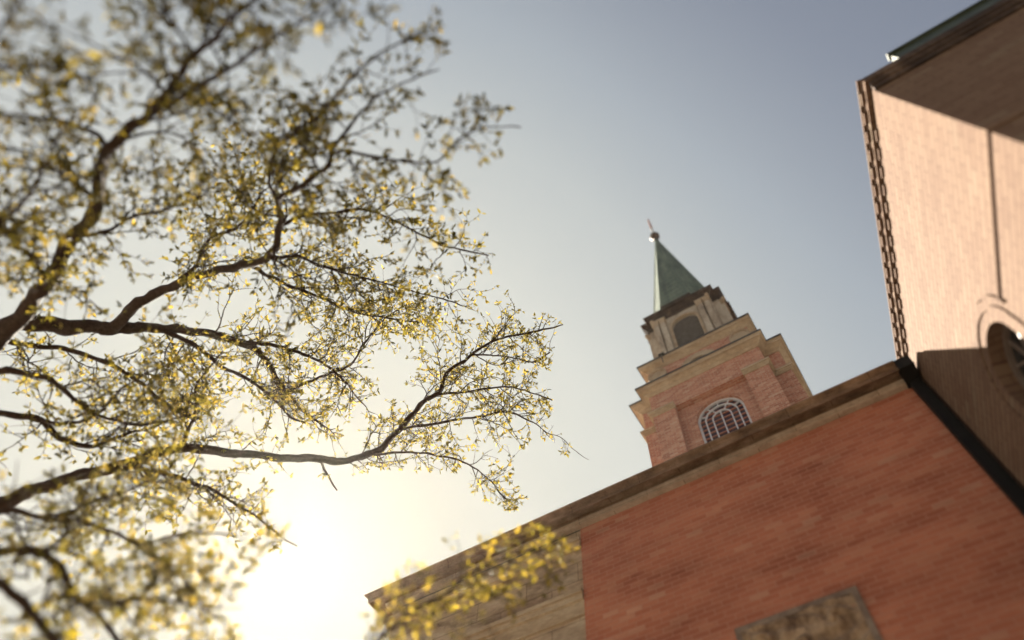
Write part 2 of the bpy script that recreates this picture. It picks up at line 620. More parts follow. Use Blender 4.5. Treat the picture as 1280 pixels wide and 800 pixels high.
# the long cornice, with a return at the left end
path = [(XL, 19), (XL, YF), (XJ - 0.24, YF)]
prof = [(0, 10.105), (0.155, 10.105), (0.155, 10.17), (0.37, 10.17), (0.375, 10.04), (0.40, 10.03), (0.41, 10.035), (0.41, 10.12),
        (0.425, 10.125), (0.432, 10.15), (0.46, 10.165), (0.485, 10.185), (0.49, 10.215), (0.0, 10.24)]
b = MB()
b.sweep([(o, Z(z)) for o, z in prof], path, False)
b.build('cornice', M['stone_cornice'], hall)
b = MB()
b.sweep([(o, Z(z)) for o, z in [(0, 10.0), (0.10, 10.0), (0.125, 10.01), (0.13, 10.055), (0.145, 10.06), (0.15, 10.10), (0.0, 10.104)]], path, False)
b.build('bed_mould', M['bed_stone'], hall)
b = MB()
b.face([(XL, YF, Z(10.1)), (XJ + 0.6, YF, Z(10.1)), (XJ + 0.6, 19, Z(10.1)), (XL, 19, Z(10.1))])
b.build('roof', M['roof'], hall)
# carved stone relief panel let into the brickwork
x0, x1, zt, zb = -2.06, -0.31, Z(6.80), Z(5.55)
pf = frame((0, YF), (1, 0), (0, -1))
b = MB()
b.pbox(pf, x0, x1, -0.02, 0.035, zt - 0.085, zt)
b.pbox(pf, x0, x1, -0.02, 0.035, zb, zb + 0.085)
b.pbox(pf, x0, x0 + 0.085, -0.02, 0.035, zb + 0.085, zt - 0.085)
b.pbox(pf, x1 - 0.085, x1, -0.02, 0.035, zb + 0.085, zt - 0.085)
panel = b.build('relief_panel', M['relief_frame'], hall, 'carved brown stone panel')
b = MB()
NX, NZ = 84, 60
def relief_h(u, v):
    # scrolling foliage: spirals either side of a centre boss
    h = 0.0
    for (cu, cv, s) in ((0.2, 0.72, 1), (0.2, 0.28, -1), (0.8, 0.72, -1), (0.8, 0.28, 1), (0.5, 0.5, 1)):
        du, dv = (u - cu) * 1.4, v - cv
        r = math.hypot(du, dv)
        a = math.atan2(dv, du) * s
        w = math.exp(-(r / 0.2) ** 2)
        h += w * (0.55 + 0.45 * math.cos(2 * a - 30 * r))
    h += 0.3 * (math.sin(19 * u + 3 * math.sin(7 * v)) * math.sin(15 * v + 2 * math.sin(9 * u)))
    return 0.085 + 0.10 * max(-0.6, min(1.2, h))
G = [[pf(x0 + 0.085 + (x1 - x0 - 0.17) * i / NX, -0.06 + relief_h(i / NX, j / NZ), zb + 0.085 + (zt - zb - 0.17) * j / NZ) for i in range(NX + 1)] for j in range(NZ + 1)]
for j in range(NZ):
    for i in range(NX):
        b.face([G[j][i], G[j][i + 1], G[j + 1][i + 1], G[j + 1][i]], smooth=True)
b.build('carving', M['relief'], panel)

# ------------------------------------------------------------------ drainpipe in the corner
dp = thing('drainpipe', 'near-black square drainpipe in the corner between red hall wall and sunlit wing', 'drainpipe', (1.99, YF, 0))
b = MB()
b.box(1.915, 2.085, YF - 0.15, YF - 0.012, 0.05, Z(9.95))
b.build('pipe', M['pipe'], dp)
b = MB()
b.box(1.872, 2.105, YF - 0.47, YF - 0.01, Z(9.97), Z(10.212))  # box extended to the cornice front, shaped to straighten the wing's shadow edge
b.build('hopper', M['pipe'], dp)
b = MB()
b.box(1.905, 2.095, YF - 0.19, YF - 0.003, Z(3.0), Z(3.06))
b.build('bracket', M['pipe'], dp)

# ------------------------------------------------------------------ the side wing
AW = math.radians(12)
WD = (math.sin(AW), -math.cos(AW))           # along the wall, towards the viewer
WN = (-math.cos(AW), -math.sin(AW))          # outwards
SE = 4.89                                    # length of the visible wall
wf = frame((XJ, YF), WD, WN)
cxw, cyw = wf(SE, 0, 0)[:2]                  # the outer corner
wing = thing('church_wing', 'brick side wing with a sunlit wall, toothed eaves and an arched window', 'church wing', (5, 7, 0))
CU, CZ, RO, ZB = 2.0, Z(7.38), 0.53, Z(4.6)
ZW = Z(10.45)
b = MB()
b.arch_wall(wf, -0.2, SE, 0, ZW, CU, CZ, RO, ZB, 0.28, n=28)
XE = 14.0
b.face([(cxw, cyw, 0), (XE, cyw, 0), (XE, cyw, ZW), (cxw, cyw, ZW)])
b.face([(XE, cyw, 0), (XE, 24, 0), (XE, 24, ZW), (XE, cyw, ZW)])
b.build('brick_wall', M['brick_wing'], wing)
far = wf(-10, 0, 0)
pth = [(far[0], far[1]), (cxw, cyw), (XE, cyw)]
b = MB()
b.sweep([(0, Z(7.51)), (0.025, Z(7.51)), (0.028, Z(7.55)), (0, Z(7.56))], [wf(2.86, 0, 0)[:2], (cxw, cyw), (XE, cyw)], False)
b.build('string_course', M['brick_wing'], wing)
# arch of rubbed brick, hood and label mould
b = MB()
b.ring(wf, CU, CZ, 0.69, 0.735, 0, 180, -0.02, 0.022, 36)
b.pbox(wf, CU - 0.735, CU - 0.69, -0.02, 0.022, ZB, CZ)
b.pbox(wf, CU + 0.69, CU + 0.735, -0.02, 0.022, ZB, CZ)
b.build('hood_mould', M['brick_wing'], wing)
b = MB()
b.ring(wf, CU, CZ, 0.83, 0.865, 3, 50, -0.02, 0.03, 20)
b.build('label_mould', M['brick_wing'], wing)
# window
b = MB()
b.ring(wf, CU, CZ, RO - 0.07, RO + 0.03, 0, 180, -0.28, -0.19, 28)
b.pbox(wf, CU - RO - 0.03, CU - RO + 0.07, -0.28, -0.19, ZB, CZ)
b.pbox(wf, CU + RO - 0.07, CU + RO + 0.03, -0.28, -0.19, ZB, CZ)
b.pbox(wf, CU - RO, CU + RO, -0.275, -0.17, ZB, ZB + 0.08)
b.bar(wf, (CU, ZB), (CU, CZ + RO - 0.03), 0.04, -0.26, -0.21)
b.bar(wf, (CU - RO, CZ), (CU + RO, CZ), 0.05, -0.262, -0.212)
for q in (45, 135):
    b.bar(wf, (CU, CZ), (CU + RO * math.cos(math.radians(q)), CZ + RO * math.sin(math.radians(q))), 0.03, -0.255, -0.215)
for zz in (0.55, 1.1, 1.65, 2.2):
    b.bar(wf, (CU - RO, CZ - zz), (CU + RO, CZ - zz), 0.03, -0.258, -0.214)
win = b.build('arched_window', M['frame_dark'], wing)
b = MB()
b.arch_fill(wf, CU, CZ, RO, ZB, -0.245, 28)
b.build('pane', M['glass_dark'], win)
# toothed eaves: two dentil courses with a plain fascia between
per = 0.29
def teeth(o1, z0, z1, w, s0, s1):
    b = MB()
    s = s0
    out = [(s0 - 0.05, 0.004)]
    while s + w < s1:
        out += [(s, 0.004), (s, o1), (s + w, o1), (s + w, 0.004)]
        s += per
    loop = [(s0 - 0.05, -0.05)] + out + [(out[-1][0] + 0.04, 0.004), (out[-1][0] + 0.04, -0.05)]
    b.face([wf(u, o, z0) for u, o in loop])
    b.face([wf(u, o, z1) for u, o in loop][::-1])
    for k in range(len(loop)):
        (u0, p0), (u1, p1) = loop[k], loop[(k + 1) % len(loop)]
        b.face([wf(u0, p0, z1), wf(u1, p1, z1), wf(u1, p1, z0), wf(u0, p0, z0)])
    return b.build('dentil_course', M['brick_wing'], wing)
def wline(s0, s1, o):
    return [wf(s0, o, 0)[:2], wf(s1, o, 0)[:2]]
ex = SE + 0.13                              # the eaves run on past the corner
teeth(0.03, Z(10.43), Z(10.50), 0.17, 0.06, 4.45)
b = MB()
b.pbox(wf, -0.2, ex, -0.10, 0.062, Z(10.503), Z(10.575))
b.build('fascia', M['brick_wing'], wing)
teeth(0.105, Z(10.578), Z(10.63), 0.18, 0.02, ex)
b = MB()
b.pbox(wf, -0.2, ex, -0.12, 0.075, Z(10.576), Z(10.632))
b.pbox(wf, -0.2, ex + 0.01, -0.12, 0.118, Z(10.634), Z(10.665))
b.build('eaves_coping', M['brick_wing'], wing)
b = MB()
ep = [(cxw + 0.006, cyw), (XE, cyw)]
b.sweep([(0, Z(10.33)), (0.045, Z(10.33)), (0.05, Z(10.42)), (0.085, Z(10.43)), (0.10, Z(10.50)), (0.135, Z(10.515)), (0.145, Z(10.66)), (0, Z(10.665))], ep, False)
b.build('end_cornice', M['stone_dark'], wing)
gx = cxw + 0.55
b = MB()
b.box(gx, XE, cyw - 0.13, cyw + 0.3, Z(10.67), Z(10.99))
b.box(gx - 0.03, XE, cyw - 0.17, cyw - 0.06, Z(10.992), Z(11.04))
b.build('gutter', M['copper_dark'], wing)
b = MB()
b.face([(cxw, cyw, Z(10.56)), (XE, cyw, Z(10.56)), (XE, 24, Z(10.56)), (far[0], 24, Z(10.56)), (far[0], far[1], Z(10.56))])
b.build('roof', M['roof'], wing)

# ------------------------------------------------------------------ the tower
TX, TY = -2.03, 17.07
tower = thing('church_tower', 'tall red brick church tower with stone belfry and green copper spire', 'church tower', (TX, TY, 0))


def cross(w, e, cx=TX):
    """plan of a square with four projecting bays, counter-clockwise seen from above; w half width of a bay, e reach"""
    p = [(-w, -e), (w, -e), (w, -w), (e, -w), (e, w), (w, w), (w, e), (-w, e), (-w, w), (-e, w), (-e, -w), (-w, -w)]
    return [(cx + a, TY + b) for a, b in p]


def square(h, cx=TX):
    return [(cx + a * h, TY + b * h) for a, b in ((-1, -1), (1, -1), (1, 1), (-1, 1))]


def sides(e, cx=TX):
    """frames of the four faces at reach e"""
    return [frame((cx, TY - e), (1, 0), (0, -1)), frame((cx + e, TY), (0, 1), (1, 0)),
            frame((cx, TY + e), (-1, 0), (0, 1)), frame((cx - e, TY), (0, -1), (-1, 0))]


W1, E1 = 2.20, 2.75
ZP, ZF, ZC = Z(20.88), Z(22.06), Z(22.47)
F1 = sides(E1)
b = MB()
pl = cross(W1, E1)
for k in range(12):
    a, c = pl[k], pl[(k + 1) % 12]
    if k % 3 != 0:
        b.face([(a[0], a[1], 0), (c[0], c[1], 0), (c[0], c[1], ZC), (a[0], a[1], ZC)])
PU, PD = 1.33, 0.26
WR, WCZ, WZB = 0.85, Z(19.78), Z(16.4)
for f in F1:
    b.face([f(-W1, 0, ZP), f(W1, 0, ZP), f(W1, 0, ZC), f(-W1, 0, ZC)])          # frieze
    b.face([f(-W1, 0, 0), f(-PU, 0, 0), f(-PU, 0, ZP), f(-W1, 0, ZP)])
    b.face([f(PU, 0, 0), f(W1, 0, 0), f(W1, 0, ZP), f(PU, 0, ZP)])
    b.face([f(-PU, 0, 0), f(-PU, -PD, 0), f(-PU, -PD, ZP), f(-PU, 0, ZP)])
    b.face([f(PU, 0, 0), f(PU, 0, ZP), f(PU, -PD, ZP), f(PU, -PD, 0)])
    b.face([f(-PU, 0, ZP), f(-PU, -PD, ZP), f(PU, -PD, ZP), f(PU, 0, ZP)])
    b.arch_wall(f, -PU, PU, 0, ZP, 0.05, WCZ, WR, WZB, 0.2, -PD, 24)
b.build('brick_shaft', M['brick_tower'], tower)
for f in F1:
    for sgn in (-1, 1):
        u0, u1 = sorted((sgn * PU, sgn * W1))
        m = MB()
        m.pbox(f, u0 - (0.006 if sgn < 0 else -0.004), u1 + (0.006 if sgn > 0 else -0.004), -0.2, 0.055, 8.0, ZP - 0.17)
        p = m.build('pilaster', M['brick_tower'], tower)
        m = MB()
        o = 0.055
        for dz0, dz1, pr in ((-0.169, -0.10, 0.05), (-0.10, -0.03, 0.085), (-0.03, 0.06, 0.14)):
            m.pbox(f, u0 - (pr if sgn < 0 else 0.03), u1 + (pr if sgn > 0 else 0.03), 0.002, o + pr, ZP + dz0, ZP + dz1)
            ins = f(0, 0, 0)
        # return of the cap along the flank of the bay
            m.pbox(f, *(sorted((sgn * (W1 + 0.009), sgn * (W1 + pr)))), -0.5, 0.001, ZP + dz0, ZP + dz1)
        m.build('capital', M['stone_trim'], p)
# arched windows in the bays
for f in F1:
    m = MB()
    d0, d1 = -PD - 0.2, -PD - 0.11
    cu = 0.05
    m.ring(f, cu, WCZ, WR - 0.07, WR + 0.02, 0, 180, d0, d1, 30)
    m.pbox(f, cu - WR - 0.02, cu - WR + 0.07, d0, d1, WZB, WCZ)
    m.pbox(f, cu + WR - 0.07, cu + WR + 0.02, d0, d1, WZB, WCZ)
    R1, R2 = 0.585, 0.335
    dd = (d0 + 0.02, d1 - 0.01)
    m.ring(f, cu, WCZ - 0.02, R1 - 0.022, R1 + 0.022, 0, 180, *dd, 26)
    m.ring(f, cu, WCZ - 0.05, R2 - 0.02, R2 + 0.02, 0, 180, dd[0] + .003, dd[1] - .003, 22)
    for r in (R1, R2):
        for sg in (-1, 1):
            m.bar(f, (cu + sg * r, WZB), (cu + sg * r, WCZ - 0.02), 0.042, dd[0] + .001, dd[1] - .001)
    m.bar(f, (cu, WZB), (cu, WCZ + R2 - 0.05), 0.042, dd[0] + .002, dd[1] - .002)
    for q in (25, 58, 90, 122, 155):
        ca, sa = math.cos(math.radians(q)), math.sin(math.radians(q))
        m.bar(f, (cu + R1 * ca, WCZ + R1 * sa), (cu + (WR - 0.05) * ca, WCZ + (WR - 0.05) * sa), 0.035, dd[0] + .004, dd[1] - .004)
    for q in (62, 118):
        ca, sa = math.cos(math.radians(q)), math.sin(math.radians(q))
        m.bar(f, (cu + R2 * ca, WCZ + R2 * sa - 0.04), (cu + R1 * ca, WCZ + R1 * sa), 0.03, dd[0] + .006, dd[1] - .006)
    wn_ = m.build('arched_window', M['white'], tower)
    m = MB()
    zz = WZB + 0.2
    while zz < WCZ + 0.6:
        hw = math.sqrt(max(0.0, (WR - 0.04) ** 2 - max(0, zz - WCZ) ** 2))
        m.bar(f, (cu - hw, zz), (cu + hw, zz), 0.05, d0 + 0.015, d0 + 0.05)
        zz += 0.235
    m.build('glazing_bars', M['rod_red'], wn_)
    m = MB()
    m.arch_fill(f, cu, WCZ, WR, WZB, d0 + 0.01, 26)
    m.build('pane', M['glass'], wn_)
    m = MB()
    m.ring(f, cu, WCZ, WR, WR + 0.12, 0, 180, -PD - 0.02, -PD + 0.02, 30)
    m.build('arch_surround', M['brick_tower'], tower)

corn = [(0, -0.41), (0.04, -0.41), (0.05, -0.36), (0.10, -0.33), (0.10, -0.28), (0.16, -0.25), (0.23, -0.20), (0.24, -0.15), (0.25, -0.19),
        (0.30, -0.18), (0.30, -0.08), (0.33, -0.06), (0.345, 0.0), (0.345, 0.03), (0.0, 0.10)]
m = MB()
m.sweep([(o, ZC + z) for o, z in corn], cross(W1, E1))
m.face([(x, y, ZC + 0.09) for x, y in cross(W1, E1)])
m.build('cornice', M['stone_trim'], tower)
m = MB()
m.sweep([(0.346, ZC - 0.03), (0.362, ZC - 0.03), (0.366, ZC + 0.05), (0.0, ZC + 0.125)], cross(W1, E1))
m.build('lead_flashing', M['steel'], tower)
# attic stage
HA = 2.18
ZA = Z(24.92)
m = MB()
m.prism(square(HA), ZC, ZA - 0.05)
m.build('brick_attic', M['brick_tower'], tower)
m = MB()
m.sweep([(o * 0.86, ZA + z * 0.86) for o, z in corn], square(HA))
m.face([(x, y, ZA + 0.07) for x, y in square(HA)])
m.build('attic_cornice', M['stone_trim'], tower)
m = MB()
m.sweep([(0.298, ZA - 0.03), (0.316, ZA - 0.03), (0.322, ZA + 0.06), (0.0, ZA + 0.11)], square(HA))
m.build('lead_flashing', M['steel'], tower)
for f in sides(HA):
    for u in (-1.78, 1.78):
        m = MB()
        m.ring(f, u, Z(23.98), 0.0, 0.34, 0, 360, 0.004, 0.12, 28)
        r = m.build('roundel', M['stone_trim'], tower)
        m = MB()
        m.ring(f, u, Z(23.98), 0.34, 0.41, 0, 360, 0.006, 0.17, 28)
        m.build('rim', M['stone_trim'], r)
    m = MB()
    m.ring(f, -0.02, Z(23.52), 0.5, 0.80, 0, 360, 0.004, 0.10, 32)
    r = m.build('oculus', M['stone_trim'], tower)
    m = MB()
    m.ring(f, -0.02, Z(23.52), 0.0, 0.498, 0, 360, 0.003, 0.03, 32)
    m.build('pane', M['stone_dark'], r)
# iron bracket hanging from the attic cornice
f = sides(HA)[0]
m = MB()
m.bar(f, (-1.33, ZA - 0.62), (-1.33, ZA + 0.12), 0.035, 0.36, 0.40)
m.bar(f, (-1.45, ZA + 0.03), (-1.20, ZA + 0.03), 0.05, 0.325, 0.43)
m.build('iron_bracket', M['steel'], tower)

# belfry of pale stone
BX = TX - 0.06
WB, EB = 1.47, 1.76
ZB0, ZE0, ZE1 = ZA + 0.05, Z(29.02), Z(29.62)
FB = sides(EB, BX)
LR, LCZ, LZB = 0.62, Z(27.92), Z(25.6)
m = MB()
pl = cross(WB, EB, BX)
for k in range(12):
    a, c = pl[k], pl[(k + 1) % 12]
    if k % 3 != 0:
        m.face([(a[0], a[1], ZB0), (c[0], c[1], ZB0), (c[0], c[1], ZE0), (a[0], a[1], ZE0)])
for f in FB:
    m.arch_wall(f, -WB, WB, ZB0, ZE0, 0, LCZ, LR, LZB, 0.22, 0, 22)
m.build('belfry_wall', M['stone_belfry'], tower)
for f in FB:
    for u in (-1.27, -0.93, 0.93, 1.27):
        m = MB()
        m.pbox(f, u - 0.125, u + 0.125, 0.002, 0.16, ZB0 + 0.5, ZE0 - 0.42)
        p = m.build('column', M['stone_belfry'], tower)
        m = MB()
        m.pbox(f, u - 0.15, u + 0.15, 0.002, 0.185, ZE0 - 0.42, ZE0 - 0.33)
        m.pbox(f, u - 0.14, u + 0.14, 0.002, 0.175, ZE0 - 0.33, ZE0 - 0.14)
        m.pbox(f, u - 0.175, u + 0.165, 0.002, 0.20, ZE0 - 0.14, ZE0 - 0.01)
        m.build('capital', M['stone_trim'], p)
    m = MB()
    m.ring(f, 0, LCZ, LR, LR + 0.11, 0, 180, -0.02, 0.06, 26)
    m.pbox(f, -LR - 0.11, -LR, -0.02, 0.06, LZB, LCZ)
    m.pbox(f, LR, LR + 0.11, -0.02, 0.06, LZB, LCZ)
    m.build('arch_surround', M['stone_trim'], tower)
    m = MB()
    zz = LZB + 0.05
    while zz < LCZ + LR - 0.08:
        hw = math.sqrt(max(0.0, LR ** 2 - max(0, zz + 0.05 - LCZ) ** 2)) - 0.01
        pts = [(-hw, -0.20, zz + 0.10), (hw, -0.20, zz + 0.10), (hw, -0.06, zz), (-hw, -0.06, zz)]
        top = [f(u, d, z + 0.02) for u, d, z in pts]
        bot = [f(u, d, z) for u, d, z in pts]
        m.face(top)
        m.face(bot[::-1])
        m.face([bot[3], bot[2], top[2], top[3]])
        m.face([bot[0], top[0], top[1], bot[1]])
        zz += 0.115
    lv = m.build('louvre', M['louvre'], tower)
    m = MB()
    m.arch_fill(f, 0, LCZ, LR, LZB, -0.215, 22)
    m.build('backing', M['void'], lv)
ent = [(0, -0.60), (0.05, -0.60), (0.06, -0.50), (0.09, -0.49), (0.09, -0.36), (0.13, -0.33), (0.19, -0.26), (0.20, -0.20), (0.25, -0.18),
       (0.25, -0.09), (0.28, -0.05), (0.29, 0.0), (0.0, 0.06)]
m = MB()
m.sweep([(o, ZE1 + z) for o, z in ent], cross(WB, EB, BX))
m.face([(x, y, ZE1 + 0.05) for x, y in cross(WB, EB, BX)])
m.build('entablature', M['stone_dark'], tower)
for f in FB:                                  # broken forward over each louvre
    m = MB()
    m.pbox(f, -0.72, 0.72, 0.1, 0.335, ZE1 - 0.17, ZE1 - 0.02)
    m.pbox(f, -0.76, 0.76, 0.0, 0.36, ZE1 - 0.02, ZE1 + 0.10)
    m.build('entablature_block', M['stone_dark'], tower)
    for sg in (-1, 1):                        # scrolled consoles at the ends of each arm
        m = MB()
        for i in range(5):
            a = 0.12 + 0.05 * i
            m.pbox(f, sg * 1.40 - 0.075, sg * 1.40 + 0.075, 0.11, 0.13 + 0.035 * i, ZE0 - 0.40 + 0.09 * i, ZE0 - 0.31 + 0.09 * i - 0.005)
        m.build('console', M['stone_trim'], tower)

# spire
PX = TX - 0.10
ZS0, ZS1 = ZE1 + 0.08, Z(43.3)
RS = 1.92
m = MB()
oc = [(PX + RS * math.cos(math.radians(18.5 + 45 * k)), TY + RS * math.sin(math.radians(18.5 + 45 * k))) for k in range(8)]
NR = 22
def at(k, t, lap=1.0):
    r = (1 - t) * lap
    # slight bell-cast at the foot
    if t < 0.06:
        r += 0.03 * (1 - t / 0.06) ** 2
    return (PX + (oc[k % 8][0] - PX) * r, TY + (oc[k % 8][1] - TY) * r, ZS0 + (ZS1 - ZS0) * t)
for k in range(8):
    for j in range(NR):
        t0, t1 = j / NR, (j + 1) / NR * 0.999
        m.face([at(k, t0, 1.018), at(k + 1, t0, 1.018), at(k + 1, t1), at(k, t1)])
        if j:
            m.face([at(k, t0), at(k + 1, t0), at(k + 1, t0, 1.018), at(k, t0, 1.018)])
sp = m.build('spire', M['copper'], tower)
m = MB()
for k in range(8):
    m.tube([Vector(at(k, t / 10 * 0.99)) for t in range(11)], [0.075 - 0.004 * t for t in range(11)], 6)
m.build('hip_roll', M['copper'], sp)
m = MB()
m.lathe(PX, TY, [(0.16, ZS1 - 0.5), (0.13, ZS1 - 0.2), (0.16, ZS1 - 0.12), (0.08, ZS1 - 0.05)] +
        [(0.33 * math.sin(math.pi * k / 12), ZS1 + 0.28 - 0.33 * math.cos(math.pi * k / 12)) for k in range(1, 12)] + [(0.07, ZS1 + 0.62)], 20)
fin = m.build('finial_ball', M['ball'], tower)
m = MB()
m.lathe(PX, TY, [(0.085, ZS1 + 0.55), (0.06, ZS1 + 1.9)], 10)
m.build('finial_stem', M['rod_pale'], fin)
m = MB()
m.lathe(PX, TY, [(0.085, ZS1 + 1.9), (0.10, ZS1 + 2.0), (0.075, ZS1 + 2.1), (0.06, ZS1 + 3.75), (0.0, ZS1 + 3.85)], 10)
m.build('finial_rod', M['rod_red'], fin)


# ------------------------------------------------------------------ the tree
TREE_ON = True
F853 = 853.0


def W(u, v, d):
    """point at distance d along the sight line through photo position (u, v): used once, to take the limbs' shape off the photograph"""
    c = np.array([u - 640.0, v - 400.0, F853])
    c /= np.linalg.norm(c)
    p = RC.T @ c * d
    return Vector((p[0], p[1], p[2] + EYE))


def proj(p):
    q = RC @ np.array([p[0], p[1], p[2] - EYE])
    if q[2] < 0.05:
        return None
    return (q[0] / q[2] * F853 + 640, q[1] / q[2] * F853 + 400)


# how far the crown spreads
ENV = [(-900, -900), (520, -900), (535, -60), (552, 40), (566, 95), (600, 120), (655, 148), (655, 170), (602, 205), (598, 250), (622, 292),
       (612, 345), (640, 372), (700, 402), (694, 428), (684, 470), (690, 520), (716, 560), (690, 588), (662, 618), (640, 640), (600, 622), (566, 588), (520, 590),
       (470, 582), (432, 600), (395, 598), (350, 600), (330, 628), (372, 684), (330, 690), (316, 720), (300, 780), (312, 830), (400, 1300), (-900, 1300)]
ENV2 = [(430, 900), (455, 770), (490, 722), (520, 690), (560, 668), (610, 672), (660, 655), (700, 672), (722, 690), (706, 735), (672, 748), (650, 800), (640, 900)]


def inside(pt, poly):
    x, y = pt
    c = False
    j = len(poly) - 1
    for i in range(len(poly)):
        xi, yi = poly[i]
        xj, yj = poly[j]
        if (yi > y) != (yj > y) and x < (xj - xi) * (y - yi) / (yj - yi) + xi:
            c = not c
        j = i
    return c


